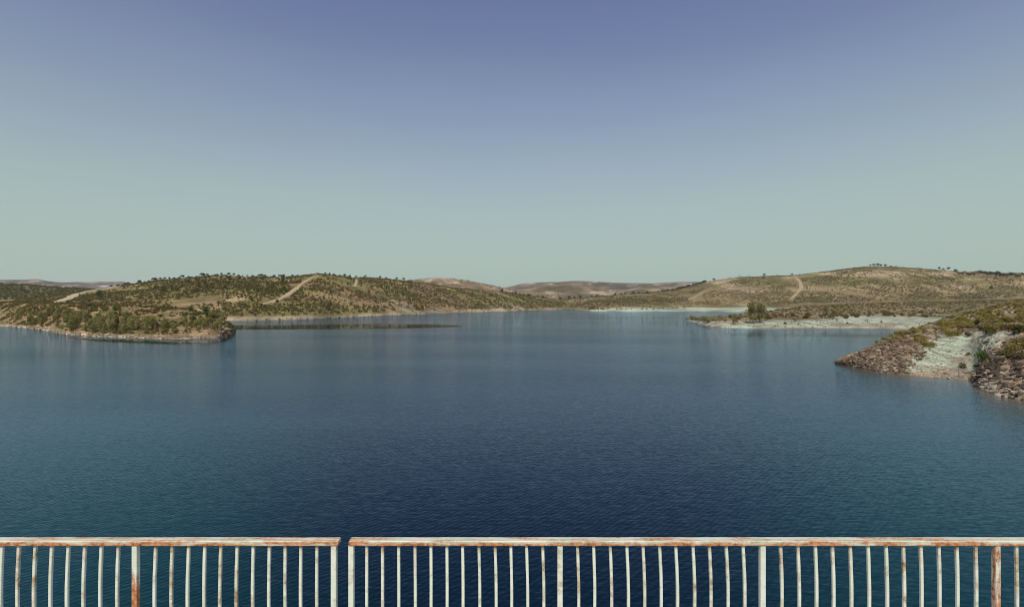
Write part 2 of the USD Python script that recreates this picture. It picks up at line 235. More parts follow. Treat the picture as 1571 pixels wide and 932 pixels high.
# low spit on the right with a broad pale beach
H_SH = [(1046, 489.5), (1055, 492.5), (1065, 495.5), (1080, 499.5), (1110, 503), (1180, 505), (1240, 504.6), (1300, 504), (1380, 505.5), (1430, 506), (2300, 506)]
h_sh = shoreY(H_SH)
h_w = lambda p: lerp(p, [(1046, 3), (1060, 28), (1090, 52), (1130, 75), (1160, 95), (1200, 130), (1300, 210), (1430, 240), (2300, 260)])
H = Land('low_spit', 1046, 2300, 700, [
    dict(Y=lambda p: h_sh(p) - 22, z=[(0, -4)]), dict(Y=h_sh, z=[(0, -0.05)]),
    dict(Y=lambda p: h_sh(p) + h_w(p) * .16, z=[(1046, -1), (1056, .5), (1080, 1.0), (1130, 1.3), (1300, 2.0), (2300, 2.5)]),
    dict(Y=lambda p: h_sh(p) + h_w(p) * .45, z=[(1046, -2), (1056, 1.0), (1080, 2.3), (1130, 3.0), (1200, 4.0), (1300, 5.2), (2300, 6)]),
    dict(Y=lambda p: h_sh(p) + h_w(p), z=[(1046, -3), (1056, .6), (1080, 2.6), (1130, 4.6), (1160, 5.8), (1200, 7.0), (1300, 9.5), (1571, 13.5), (2300, 16)]),
    dict(Y=lambda p: h_sh(p) + h_w(p) + lerp(p, [(1046, 8), (1130, 60), (1200, 200), (2300, 330)]), z=[(1046, -4), (1160, -4), (1185, -1), (1230, 12), (1571, 20), (2300, 22)])],
    [4, 8, 22, 34, 12], M_SHINGLE,
    lambda P, X, Yp, V: (lambda n, m: mixc(mixc((0.20, 0.15, 0.095), (0.12, 0.10, 0.045), ss(n, .4, .6)), mixc(mixc(BEACH, (0.31, 0.245, 0.175), ss(m, .50, .64) * .7), (0.26, 0.21, 0.145), (1 - ss(P[..., 2] + .5 * (n - .5), .2, .55)) * ss(X, 1150, 1260)), 1 - ss(V + 1.3 * (n - .5), 2.3, 2.75)))(fb(P * [.5, 1, 1], .06, 4, 111), fb(P * [.5, 1, 1], .13, 4, 112)),
    lambda P, V, X: (fb(P, .05, 4, 113) - .5) * 2.0 * ss(V, 2, 3.2) + (fb(P, .5, 3, 114) - .5) * .35 * ss(V, 1, 2), 5)

# near rocky point on the right
G_SH = [(1277, 556.3), (1283, 557.5), (1300, 561.5), (1320, 566), (1350, 571), (1380, 575), (1410, 578), (1440, 580.5), (1470, 583), (1490, 586), (1496, 592), (1505, 599), (1530, 608), (1571, 616), (1700, 640), (2300, 700)]
g_sh = shoreY(G_SH)
g_w = lambda p: lerp(p, [(1277, 1), (1290, 6), (1310, 12), (1330, 20), (1360, 36), (1385, 55), (1410, 75), (1440, 98), (1500, 128), (1571, 165), (2300, 190)])
G_CR = [(1277, 556.5), (1285, 553.8), (1300, 548.2), (1315, 541.5), (1330, 534.5), (1350, 526), (1370, 517.5), (1385, 511.5), (1410, 503.5), (1440, 494), (1480, 484.5), (1520, 474), (1571, 462), (1800, 430), (2300, 400)]
g_blf = lambda p: ss(p, 1482, 1512)           # the craggy bluff nearest the bridge
g_rk = lambda p: (1 - ss(p, 1405, 1450))      # the broken rock of the tip
g_left = lambda px, py: px - .85 * (575 - py) - 1380                                                       # gravel lies where this is positive
g_right = lambda px, py: px - np.interp(py, [500, 520, 540, 560, 590], [1590, 1550, 1516, 1501, 1490])      # and this negative
def g_color(P, X, Yp, V, n, m, k):
    gravel = ss(g_left(X, Yp) + 50 * (n - .5), -10, 14) * (1 - ss(g_right(X, Yp) + 40 * (m - .5), -9, 7)) * (1 - ss(V + .7 * (n - .5), 3.75, 4.2)) * ss(P[..., 2], -.3, .1) * ss(Yp, 506, 515)
    veg = ss(V + 1.1 * (n - .5), 4.1, 4.6) * ss(P[..., 2], 2.0, 3.6)
    rock = mixc(mixc((0.19, 0.135, 0.09), (0.10, 0.066, 0.042), ss(k, .42, .6)), (0.33, 0.27, 0.205), ss(m, .54, .66))
    stone = mixc(mixc(BEACH, (0.33, 0.25, 0.18), ss(k, .50, .62) * .75), (0.21, 0.17, 0.125), ss(m, .60, .68) * .6)
    stone = mixc(stone, (0.25, 0.195, 0.13), 1 - ss(P[..., 2] + .5 * (n - .5), .25, .75))       # damp tan band left by the falling water
    return mixc(mixc(rock, stone, gravel), mixc((0.225, 0.18, 0.085), (0.30, 0.25, 0.175), ss(k, .52, .62)), veg)
G = Land('rocky_point', 1277, 2300, 900, [
    dict(Y=lambda p: g_sh(p) - 7, z=[(0, -4)]), dict(Y=g_sh, z=[(0, -0.05)]),
    dict(Y=lambda p: g_sh(p) + g_w(p) * (.06 + .03 * g_blf(p)), z=lambda p: lerp(p, [(1277, -.1), (1300, .7), (1340, 1.1), (1400, 1.0), (1440, .7), (1480, .7), (1494, .8), (1508, 2.2), (1530, 3.2), (1571, 3.9), (2300, 5)])),
    dict(Y=lambda p: g_sh(p) + g_w(p) * (.22), z=lambda p: lerp(p, [(1277, 0), (1300, 1.0), (1340, 2.3), (1400, 3.0), (1440, 2.5), (1480, 2.9), (1500, 3.5), (1526, 5.4), (1571, 6.5), (2300, 8)])),
    dict(Y=lambda p: g_sh(p) + g_w(p) * (.42), z=lambda p: lerp(p, [(1277, 0), (1300, 1.15), (1340, 2.5), (1400, 3.9), (1440, 4.4), (1480, 5.3), (1515, 6.1), (1545, 7.5), (1571, 8.0), (2300, 11)])),
    dict(Y=lambda p: g_sh(p) + g_w(p), py=G_CR),
    dict(Y=lambda p: g_sh(p) + g_w(p) + lerp(p, [(1277, 3), (1385, 25), (1430, 50), (1500, 110), (2300, 200)]), z=[(1277, -4), (1395, -3.5), (1440, 1), (1500, 9), (2300, 18)])],
    [5, 14, 26, 26, 40, 12], M_SHINGLE,
    lambda P, X, Yp, V: g_color(P, X, Yp, V, fb(P, .12, 4, 121), fb(P, .45, 4, 122), fb(P, .25, 4, 123)),
    lambda P, V, X: ((fb(P, .16, 4, 124) - .5) * 1.6 + (np.abs(fb(P * [1, 1, 2], .4, 4, 125) - .5) * -2.4 + .5) * (g_rk(X) * 1.1 + g_blf(X) * 1.9)) * ss(V, 1.0, 2.0) * (1 - .75 * ss(V, 4.3, 4.9)) * ss(X, 1277, 1300), 6, 1.0)

# ground far below everything, out to the horizon
obj('lake_bed', trimesh.creation.box([40000, 40000, 1], transform=trimesh.transformations.translation_matrix([0, 9000, -7.0])), M_FAR, tint=np.tile((0.1, 0.1, 0.08), (8, 1)))
tag(stage.GetPrimAtPath('/World/lake_bed'), kind='structure')

# ------------------------------------------------------------ water
TILT, GLOSS_SKY_TINT, WIOR = 0.42, (0.67, 0.79, 1.0), 1.31  # a bluer sky reflection is put into the colour of the gloss
def water():
    px = np.concatenate([np.linspace(-2600, -160, 40), np.arange(-140, 1720, 6.0), np.linspace(1740, 4200, 40)])
    py = np.concatenate([[467.6, 468, 468.5, 469], np.arange(470, 660, 1.5), np.arange(662, 1000, 8), [1100, 1300, 1700]])
    Y = CAM_Z * F / (py - CY)
    X, YY = np.meshgrid(px, Y); P = np.stack([(X - CX) / F * YY, YY, 0 * YY], -1)
    near = P[-1:].copy(); near[..., 0] *= 8; near[..., 1] = -120; P = np.concatenate([P, near]); X = np.vstack([X, X[-1:]])
    sh = np.zeros(X.shape)
    for f, lo, hi, w, k in ((g_sh, 1277, 2300, 5.0, .9), (h_sh, 1046, 2300, 6.0, .8), (a_sh, -700, 366, 2.2, .35), (f_sh, 890, 1200, 10., .6)):
        d = f(np.clip(X, lo, hi)) - P[..., 1]
        sh = np.maximum(sh, k * ss(X, lo, lo + 25) * ss(-X, -hi, -hi + 25) * np.exp(-np.abs(d) / np.where(d > 0, w, 1.0)))
    n = len(px); i, j = np.meshgrid(np.arange(len(P) - 1), np.arange(n - 1), indexing='ij'); a = i * n + j
    q = np.stack([a, a + n, a + n + 1, a + 1], -1).reshape(-1, 4)
    # slicks of calm water: in the lee of the peninsula and of the spit
    x, y = P[..., 0], P[..., 1]
    flat = lambda a: ss(a, .30, .62)
    calm = np.maximum.reduce([flat(np.exp(-((x + 112 + .12 * (y - 258)) / 100) ** 4 - ((y - 262 - .10 * (x + 110)) / 36) ** 2)), ss(a_sh(np.clip(X, -700, 366)) - y, 30, 19) * ss(a_sh(np.clip(X, -700, 366)) - y, -8, -2) * ss(X, 70, 125) * ss(-X, -364, -352), .42 * ss(y, 120, 40), .6 * np.exp(-((x + 200) / 85) ** 2 - ((y - 150) / 34) ** 2), .55 * np.exp(-((x - 92) / 34) ** 2 - ((y - 125) / 26) ** 2), .7 * np.exp(-((x - 130) / 70) ** 2 - ((y - 195) / 62) ** 2), .5 * np.exp(-((x - 40) / 240) ** 2 - ((y - 300) / 60) ** 2)])
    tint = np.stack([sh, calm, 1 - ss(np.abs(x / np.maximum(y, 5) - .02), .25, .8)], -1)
    m = mat('water', {
        'g': ('geometry', {}), 'a': ('attribute', {'attribute': 'tint'}), 's': ('separate_xyz', {}),
        # small wind ripples, running across the view
        'mp': ('mapping', dict(mapping_type='point', rotation=(0, 0, -0.85), scale=(0.9, 3.4, 1.0))),
        'n1': ('noise_texture', dict(scale=1.0, detail=3.0, roughness=0.55, distortion=0.3)),
        'mq': ('mapping', dict(mapping_type='point', rotation=(0, 0, 0.30), scale=(0.10, 0.32, 1.0))),
        'n2': ('noise_texture', dict(scale=1.0, detail=3.0, roughness=0.5)),
        'wv': ('wave_texture', dict(wave_type='bands', bands_direction='y', profile='sine', scale=1.0, distortion=5.0, detail=2.0, detail_scale=0.9)),
        'mw': ('mapping', dict(mapping_type='point', rotation=(0, 0, -0.80), scale=(1.0, 1.0, 1.0))),
        # gusts: large patches of rougher and calmer water
        'mg': ('mapping', dict(mapping_type='point', rotation=(0, 0, 0.12), scale=(0.004, 0.022, 1.0))),
        'ng': ('noise_texture', dict(scale=1.0, detail=3.0, roughness=0.5)),
        'rg': ('map_range', dict(from_min=0.36, from_max=0.64, to_min=0.45, to_max=1.0, clamp=True)),
        'ic': ('math', dict(math_type='multiply_add', value2=-0.97, value3=1.0)),
        'st': ('math', dict(math_type='multiply')),
        'h1': ('math', dict(math_type='multiply_add', value2=0.9)), 'h0': ('math', dict(math_type='multiply', value2=0.7)), 'h2': ('math', dict(math_type='multiply_add', value2=0.16)),
        'hs': ('math', dict(math_type='multiply')),
        # the tilt of the wavelets too small to see one by one, as slopes of the surface
        'mt': ('mapping', dict(mapping_type='point', rotation=(0, 0, -0.5), scale=(2.2, 3.4, 1.0))), 'nt': ('noise_texture', dict(scale=1.0, detail=3.0, roughness=0.6)),
        'v0': ('vector_math', dict(math_type='subtract', vector2=(0.5, 0.5, 0.5))), 'v1': ('vector_math', dict(math_type='multiply', vector2=(TILT, TILT * 1.3, 0.0))), 'v2': ('vector_math', dict(math_type='scale')),
        'v3': ('vector_math', dict(math_type='add', vector2=(0.0, 0.0, 1.0))), 'v4': ('vector_math', dict(math_type='normalize')),
        'b': ('bump', dict(strength=1.0, distance=0.08)),
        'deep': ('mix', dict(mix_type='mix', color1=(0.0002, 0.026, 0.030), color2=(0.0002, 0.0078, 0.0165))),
        'c': ('mix', dict(mix_type='mix', color2=(0.16, 0.125, 0.075))),
        'p': ('diffuse_bsdf', {}), 'gl': ('glossy_bsdf', dict(color=GLOSS_SKY_TINT)), 'fr': ('fresnel', dict(IOR=WIOR)), 'x': ('mix_closure', {}),
        'rr': ('map_range', dict(from_min=0.0, from_max=1.0, to_min=0.075, to_max=0.03, clamp=True)), 'rf': ('math', dict(math_type='multiply_add', value2=-0.05))},
        [('s.y', 'rr.value'), ('ng.fac', 'rf.value1'), ('rr.result', 'rf.value3'), ('rf.value', 'gl.roughness'), ('g.position', 'mp.vector'), ('g.position', 'mq.vector'), ('g.position', 'mg.vector'), ('g.position', 'mw.vector'), ('mp.vector', 'n1.vector'), ('mq.vector', 'n2.vector'), ('mg.vector', 'ng.vector'), ('mw.vector', 'wv.vector'),
         ('a.vector', 's.vector'), ('ng.fac', 'rg.value'), ('s.y', 'ic.value1'), ('rg.result', 'st.value1'), ('ic.value', 'st.value2'),
         ('n2.fac', 'h0.value1'), ('n1.fac', 'h1.value1'), ('h0.value', 'h1.value3'), ('wv.fac', 'h2.value1'), ('h1.value', 'h2.value3'), ('h2.value', 'hs.value1'), ('st.value', 'hs.value2'), ('hs.value', 'b.height'),
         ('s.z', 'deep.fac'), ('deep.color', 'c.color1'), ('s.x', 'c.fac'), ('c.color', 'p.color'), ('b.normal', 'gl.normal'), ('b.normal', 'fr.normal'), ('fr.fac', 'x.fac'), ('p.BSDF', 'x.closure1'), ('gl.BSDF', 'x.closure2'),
         ('g.position', 'mt.vector'), ('mt.vector', 'nt.vector'), ('nt.color', 'v0.vector1'), ('v0.vector', 'v1.vector1'), ('v1.vector', 'v2.vector1'), ('st.value', 'v2.scale'), ('v2.vector', 'v3.vector1'), ('v3.vector', 'v4.vector1'), ('v4.vector', 'b.normal')], surface='x.closure')
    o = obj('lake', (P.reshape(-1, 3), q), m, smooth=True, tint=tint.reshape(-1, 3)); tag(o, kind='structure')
water()

# ------------------------------------------------------------ dirt tracks laid on the hills
TRACK_PX = []
def track(land, pts, w, c=(0.35, 0.275, 0.18), lift=0.25):
    p = np.array(pts, float); d = np.r_[0, np.cumsum(np.linalg.norm(np.diff(p, axis=0), axis=1))]
    s = np.linspace(0, d[-1], max(12, int(d[-1] / 1.2)))
    q = np.stack([PchipInterpolator(d, p[:, 0])(s), PchipInterpolator(d, p[:, 1])(s)], -1)
    TRACK_PX.extend((land.name, *a) for a in q); mid = np.array([land.at(*a) for a in q]); mid = gaussian_filter1d(mid, 1.0, axis=0)
    t = np.gradient(mid, axis=0)[:, :2]; t /= np.linalg.norm(t, axis=1, keepdims=True) + 1e-9; nrm = np.stack([-t[:, 1], t[:, 0]], -1)
    flatP = land.P.reshape(-1, 3)
    from scipy.spatial import cKDTree
    tree = cKDTree(flatP[:, :2]); rows = []
    ww = w * (0.5 + .9 * meshkit.noise(np.stack([s * .15, s * 0, s * 0], -1), 5))
    for k in np.linspace(-.5, .5, 6):
        xy = mid[:, :2] + nrm * (k * ww)[:, None]
        dd, ii = tree.query(xy, k=4); wt = 1 / (dd + .3); z = (flatP[ii, 2] * wt).sum(1) / wt.sum(1)
        rows.append(np.c_[xy, z + lift + .25 * (1 - (2 * abs(k)) ** 2)])
    R = np.stack(rows, 1); n = R.shape[1]; i, j = np.meshgrid(np.arange(len(R) - 1), np.arange(n - 1), indexing='ij'); a = i * n + j
    o = obj('dirt_track', (R.reshape(-1, 3), np.stack([a, a + n, a + n + 1, a + 1], -1).reshape(-1, 4)), M_TRACK, smooth=True, tint=np.tile(c, (R.size // 3, 1)))
    tag(o, kind='structure')
track(B, [(400, 468), (417, 464), (436, 456), (452, 445), (466, 434), (480, 426), (489, 423.5)], 4.2)
track(B, [(543, 441), (546, 436), (547, 429)], 3.5)
track(B, [(62, 468.5), (80, 465.5), (98, 461), (112, 455), (119, 451)], 11, (0.36, 0.31, 0.22))
track(B, [(126, 449.5), (140, 446), (160, 443.5), (185, 441.5)], 4, (0.40, 0.35, 0.27))
track(FH, [(1213, 459.5), (1221, 452), (1229, 441), (1228, 435), (1221, 427)], 5.0, (0.34, 0.27, 0.185))
track(FH, [(1059, 460.5), (1068, 455), (1080, 447.5), (1093, 443)], 4.5, (0.34, 0.27, 0.185))
track(FH, [(1062, 460.8), (1078, 459.5)], 5.0, (0.36, 0.29, 0.22))

# ------------------------------------------------------------ plants
def crown(n, lobes, leaf, seed, squash=1.0, inner=0.35):
    """Leaf sprays over and through a set of lobes (x, y, z, radius)."""
    r = np.random.default_rng(seed); L = np.array(lobes, float); w = L[:, 3] ** 2; k = r.choice(len(L), n, p=w / w.sum())
    d = r.normal(size=(n, 3)); d /= np.linalg.norm(d, axis=1, keepdims=True)
    rad = L[k, 3] * np.where(r.random(n) < inner, r.random(n) ** .5 * .85, .8 + .35 * r.random(n))
    c = L[k, :3] + d * rad[:, None] * [1, 1, squash]
    nn = d * .7 + r.normal(size=(n, 3)) * .6; nn[:, 2] += .35; nn /= np.linalg.norm(nn, axis=1, keepdims=True)
    u = np.cross(nn, r.normal(size=(n, 3))); u /= np.linalg.norm(u, axis=1, keepdims=True); v = np.cross(nn, u)
    s = leaf * (.6 + .8 * r.random(n))[:, None]
    q = np.stack([c - u * s, c - v * s * .55, c + u * s, c + v * s * .55], 1) + r.normal(size=(n, 4, 3)) * leaf * .12
    return q.reshape(-1, 3), np.arange(4 * n).reshape(-1, 4)
def limb(p0, p1, r0, r1, sides=6, bend=0.1, seed=0):
    r = np.random.default_rng(seed); t = np.linspace(0, 1, 4)[:, None]; p = np.asarray(p0) * (1 - t) + np.asarray(p1) * t
    p[1:3] += r.normal(size=(2, 3)) * bend * np.linalg.norm(np.subtract(p1, p0)) * .3
    rad = np.linspace(r0, r1, 4); a = np.arange(sides) * 2 * np.pi / sides
    d = np.subtract(p1, p0) / np.linalg.norm(np.subtract(p1, p0)); e = np.cross(d, [0, 0, 1.] if abs(d[2]) < .9 else [1., 0, 0]); e /= np.linalg.norm(e); f = np.cross(d, e)
    v = (p[:, None] + rad[:, None, None] * (np.cos(a)[None, :, None] * e + np.sin(a)[None, :, None] * f)).reshape(-1, 3)
    i, j = np.meshgrid(np.arange(3), np.arange(sides), indexing='ij')
    q = np.stack([i * sides + j, i * sides + (j + 1) % sides, (i + 1) * sides + (j + 1) % sides, (i + 1) * sides + j], -1).reshape(-1, 4)
    return v, q
def joined(parts):
    V, Q, n = [], [], 0
    for v, q in parts: V.append(v); Q.append(q + n); n += len(v)
    return np.vstack(V), np.vstack(Q)
def lobes_of(n, w, h, z0, r, seed, top=.6):
    """Lobes filling a crown of width w and height h whose underside is at z0."""
    g = np.random.default_rng(seed); out = []
    for i in range(n):
        a, t = g.random() * 6.28, g.random(); k = (w / 2 - r * .7) * math.sqrt(g.random()) * (1 - (1 - top) * t)
        out.append((k * math.cos(a), k * math.sin(a), z0 + r * .6 + t * (h - 1.2 * r), r * (.7 + .6 * g.random())))
    return out
classes = {}
def kind(name, builds):
    """Prototypes (class prims): each a list of (part name, mesh, material)."""
    classes[name] = []
    for i, parts in enumerate(builds):
        c = stage.CreateClassPrim(f'/World/kind_{name}_{i}')
        for pn, me, ma in parts: usdkit.mesh(stage, f'{c.GetPath()}/{pn}', me, ma, False)
        classes[name].append(c)
def trunked(h, w, z0, n, leaf, r, lm, seed, stems=1, nl=9, top=.6, squash=.9, tr=.09):
    ll = lobes_of(nl, w, h - z0, z0, r, seed, top); g = np.random.default_rng(seed + 5); st = []
    for s in range(stems):
        a = g.random() * 6.28; b = np.array([math.cos(a), math.sin(a), 0]) * (w * .22 if stems > 1 else w * .06)
        m = b + [0, 0, z0 + (h - z0) * .35]; st.append(limb((b[0] * .15, b[1] * .15, -.3), m, tr * h * .22, tr * h * .1, seed=seed + s))
        for L in ll[s::max(stems, 1)][:4]: st.append(limb(m * [1, 1, .92], L[:3], tr * h * .1, tr * h * .035, 5, seed=seed))
    return [('crown', crown(n, ll, leaf, seed, squash), lm), ('trunk', joined(st), M_BARK)]
def shrub(h, w, n, leaf, r, lm, seed, nl=7, top=.75):
    return [('foliage', crown(n, lobes_of(nl, w, h, 0, r, seed, top), leaf, seed, .85), lm),
            ('stem', joined([limb((0, 0, -.2), (w * .2 * math.cos(a), w * .2 * math.sin(a), h * .6), .05 * h, .02 * h, 5, seed=k) for k, a in enumerate((0.3, 2.4, 4.4))]), M_BARK)]
kind('pale_tree', [trunked(4.6, 2.6, .7, 420, .26, .75, L_PALE, 201, 2, 9, .45), trunked(4.0, 3.0, .6, 420, .26, .8, L_PALE, 202, 3, 9, .5), trunked(5.2, 2.5, .8, 440, .26, .75, L_PALE, 203, 1, 10, .4)])
kind('green_tree', [trunked(4.6, 4.0, 1.0, 440, .27, .95, L_BRIGHT, 211, 1, 10, .6)])
kind('dark_tree', [trunked(4.6, 4.4, 1.1, 360, .34, 1.0, L_DARK, 221, 1, 9, .6), trunked(4.0, 3.8, .9, 360, .32, .95, L_DARK, 222, 2, 8, .65)])
kind('oak_tree', [trunked(5.2, 5.8, 2.2, 420, .36, 1.05, L_OAK, 231, 1, 12, .7, .7), trunked(4.7, 4.4, 2.1, 380, .34, .95, L_OAK, 232, 1, 8, .7, .7), trunked(5.6, 6.8, 2.4, 460, .38, 1.1, L_OAK, 233, 2, 14, .75, .65)])
kind('row_tree', [trunked(4.6, 5.0, .5, 380, .34, 1.05, L_OAK, 234, 1, 10, .7, .8), trunked(4.0, 4.4, .4, 360, .34, 1.0, L_OAK, 235, 2, 9, .7, .8)])
kind('spit_tree', [trunked(11.2, 7.2, 1.4, 1500, .32, 1.05, L_PALE, 241, 4, 22, .35, 1.1, .06), trunked(9.2, 6.6, 1.1, 1150, .32, .95, L_PALE, 245, 4, 18, .4, 1.1, .06)])
kind('dark_bush', [shrub(1.7, 2.4, 260, .17, .6, L_DARK, 251), shrub(1.5, 2.0, 240, .16, .55, L_BRIGHT, 252)])
kind('pale_bush', [shrub(1.6, 2.2, 300, .17, .55, L_PALE, 255)])
kind('olive_bush', [shrub(1.6, 2.2, 240, .18, .55, L_OLIVE, 261), shrub(1.3, 2.4, 240, .18, .5, L_OLIVE, 262)])
kind('yellow_bush', [shrub(1.3, 2.6, 420, .14, .5, L_YELLOW, 271, 10), shrub(1.1, 2.0, 360, .13, .45, L_YELLOW, 272, 8)])
kind('brown_bush', [shrub(1.1, 1.7, 260, .13, .42, L_BROWN, 281), shrub(.9, 1.5, 240, .12, .4, L_BROWN, 282)])
prand = random.Random(99)
SPOTS = {  # what lies along the view, for telling alike plants apart
 'trees along the left peninsula shore': [(95, ', its left end'), (150, ', middle of the belt'), (999, ', its right end')],
 'scattered trees near the peninsula tip': [(250, ', far from the tip'), (300, ', halfway'), (999, ', close to the tip')],
 'bushes on the left peninsula slope': [(130, ', above the tree belt'), (240, ', middle part'), (999, ', towards the tip')],
 'trees along the left hill crest': [(290, ', on its rising left part'), (450, ', left of the long dirt track'), (999, ', between the two dirt tracks')],
 'trees high on the left hill': [(300, ', left part'), (370, ', under its top'), (999, ', left of the long track')],
 'dark bushes on the left hill scrub': [(480, ' below the long track'), (560, ' below the short track'), (700, ' right of the tracks'), (999, ' at its low right end')],
 'trees of the far left wood': [(60, ', at the left edge'), (999, ', near the sandy track')],
 'tree line below the far hills': [(870, ', its left half'), (950, ', its middle'), (9999, ', its right half')],
 'tree row on the right crest': [(1520, ', its left half'), (9999, ', by the right edge')],
 'bushes along the top of the beach': [(1180, ', beside the close pair of trees'), (1290, ', below the hazy tree'), (9999, ', right of the hazy tree')],
 'heath bushes on the right slope': [(1500, ', its low left part'), (1545, ', over the dark bushes'), (9999, ', by the picture edge')],
}
def plant(knd, name, loc, size, label, cat, group=None, var=None):
    cl = classes[knd]; c = cl[prand.randrange(len(cl)) if var is None else var]
    x = empty(name, loc); x.AddRotateZOp().Set(prand.uniform(0, 360)); k = size * prand.uniform(.9, 1.1); x.AddScaleOp().Set((k * prand.uniform(.88, 1.12), k * prand.uniform(.88, 1.12), k))
    x.GetPrim().GetReferences().AddInternalReference(c.GetPath()); x.GetPrim().SetInstanceable(True)
    for hi, where in SPOTS.get(group, ()):
        if loc[0] / loc[1] * F + CX < hi: label, group = label + where, group + where; break
    tag(x, label, cat, group)
def on_track(land, px, py):
    """Whether a plant rooted there would stand on a track or right in front of it."""
    t = np.array([a[1:] for a in TRACK_PX if a[0] == land.name])
    if not len(t): return np.zeros(len(px), bool)
    d = np.full(len(px), False)
    for a in t: d |= (np.abs(px - a[0]) < 3.6) & (py - a[1] > -1.6) & (py - a[1] < 3.2)
    return d
def spread(land, rect, n, seed, ymin_gap=0):
    """n picture points in a region (px0, px1, py(px) upper, lower as functions) placed on that land."""
    r = np.random.default_rng(seed); out = []
    for k in range(n):
        px = r.uniform(rect[0], rect[1]); a, b = rect[2](px), rect[3](px); out.append((px, r.uniform(a, b)))
    out = [land.at(*o) for o in out if not on_track(land, np.array(o[:1]), np.array(o[1:]))[0]]
    return out

# --- left peninsula
ashp = lambda p: np.interp(p, *zip(*A_SH))
for k, q in enumerate(spread(A, (60, 205, lambda p: ashp(p) - 25, lambda p: ashp(p) - 4.5), 60, 301)):
    plant('pale_tree', 'waterside_tree', q, prand.uniform(.6, 1.05), 'feathery pale green tree in the left peninsula shore belt', 'tree', 'trees along the left peninsula shore')
for k, q in enumerate(spread(A, (-60, 60, lambda p: ashp(p) - 20, lambda p: ashp(p) - 7), 22, 302)):
    plant('pale_tree', 'waterside_tree', q, prand.uniform(.5, .8), 'low pale tree by the water at the left edge', 'tree', 'low trees at the left edge')
for k, q in enumerate(spread(A, (205, 345, lambda p: ashp(p) - 22, lambda p: ashp(p) - 6), 26, 303)):
    plant('pale_tree', 'waterside_tree', q, prand.uniform(.55, .85), 'pale tree standing apart on the bare peninsula shore', 'tree', 'scattered trees near the peninsula tip')
for (px, py, s, knd, lab) in [(316, 488, 1.0, 'green_tree', 'bright green round tree, tallest near the tip of the left peninsula'), (306, 503, .95, 'pale_tree', 'pale green tree just below the bright green tree on the peninsula'),
                              (293, 482, .62, 'green_tree', 'small bright green tree left of the tallest tree on the peninsula'), (208, 507, 1.05, 'pale_tree', 'large pale green tree on the shore below the peninsula middle, leaning over the bank'),
                              (341, 492, .75, 'pale_tree', 'grey green tree on the dark rocks at the very tip of the peninsula'), (325, 489, .8, 'pale_tree', 'grey green tree right beside the bright green tree on the peninsula'),
                              (152, 459, .8, 'green_tree', 'bright green round bush on the slope right of the pale sandy track')]:
    land = A if py > 470 else B
    plant(knd, 'peninsula_tree', land.at(px, py), s * (2.1 if land is B else 1), lab.replace(', leaning over the bank', ''), 'tree')
for k, q in enumerate(spread(A, (30, 345, lambda p: ashp(p) - 48, lambda p: ashp(p) - 20), 60, 304)):
    plant(prand.choice(['dark_bush', 'olive_bush', 'olive_bush']), 'peninsula_bush', q, prand.uniform(.7, 1.25), 'rounded green bush on the brown upper peninsula slope', 'bush', 'bushes on the left peninsula slope')

# --- left hill: ridge trees and trees among the scrub
for px in [170, 178, 186, 193, 199, 212, 218, 226, 233, 239, 246, 254, 261, 268, 275, 281, 286, 294, 301, 309, 313, 321, 330, 337, 343, 350, 358, 363, 372, 380, 388, 398, 403, 408, 419, 430, 434, 437, 446, 458, 500, 505, 513, 521, 529, 537, 547, 560]:
    q = B.crest(px) + [0, rng.uniform(-4, 4), -.5]
    plant('oak_tree', 'ridge_tree', q, prand.uniform(.5, .95), 'small dark tree on the left hill crest', 'tree', 'trees along the left hill crest')
for px, s in [(583, 1.0), (593, .8), (608, 1.05), (619, 1.25), (626, .7), (631, .9)]:
    plant('oak_tree', 'ridge_tree', B.crest(px) + [0, 0, -.3], s, 'dark umbrella shaped tree on the falling right end of the left hill crest', 'tree', 'spaced trees right of the left hill crest', 1)
for k, q in enumerate(spread(B, (235, 440, lambda p: np.interp(p, *zip(*B_RIDGE)) + 2, lambda p: np.interp(p, *zip(*B_RIDGE)) + 24), 80, 305)):
    plant('dark_tree', 'hill_tree', q, prand.uniform(.6, 1.15), 'dark tree in the denser wood high on the left hill', 'tree', 'trees high on the left hill')
for k, q in enumerate(spread(B, (380, 860, lambda p: np.interp(p, *zip(*B_RIDGE)) + 4, lambda p: np.interp(p, *zip(*B_SH)) - 5), 110, 306)):
    plant(prand.choice(['dark_tree', 'olive_bush', 'dark_tree']), 'hill_bush', q, prand.uniform(.6, .95), 'dark bush standing out of the left hill scrub', 'bush', 'dark bushes on the left hill scrub')
for k, q in enumerate(spread(C2, (-40, 200, lambda p: np.interp(p, [0, 80, 140, 200], [436, 440, 444, 449]), lambda p: np.interp(p, [0, 100, 200], [458, 452, 451])), 90, 307)):
    plant('dark_tree', 'wood_tree', q, prand.uniform(.6, 1.15), 'dark tree of the wood on the far left rise', 'tree', 'trees of the far left wood')

# --- far centre: the line of dark trees under the tan hills, and the dark wood right of it
for k in range(46):
    px = 770 + k * 6.1 + rng.normal(0, 5); py = np.interp(px, [770, 850, 900, 950, 1000, 1050], [449.5, 458.5, 456.5, 453, 449.5, 444])
    land = B if px < 850 else FH
    plant('row_tree', 'valley_tree', land.crest(px) + [0, rng.uniform(-12, 0), -1.0], prand.uniform(.6, 1.7), 'dark tree in the line below the far tan hills', 'tree', 'tree line below the far hills')
for k in range(34):
    px = 1018 + k * 2.0; q = FH.crest(px) + [0, 8 + 5 * rng.uniform(-1, 1), -.3]
    plant('row_tree', 'wood_tree', q - [0, 0, .6], prand.uniform(.9, 1.4), 'dark tree of the narrow wood left of the right hill', 'tree', 'narrow wood left of the right hill')
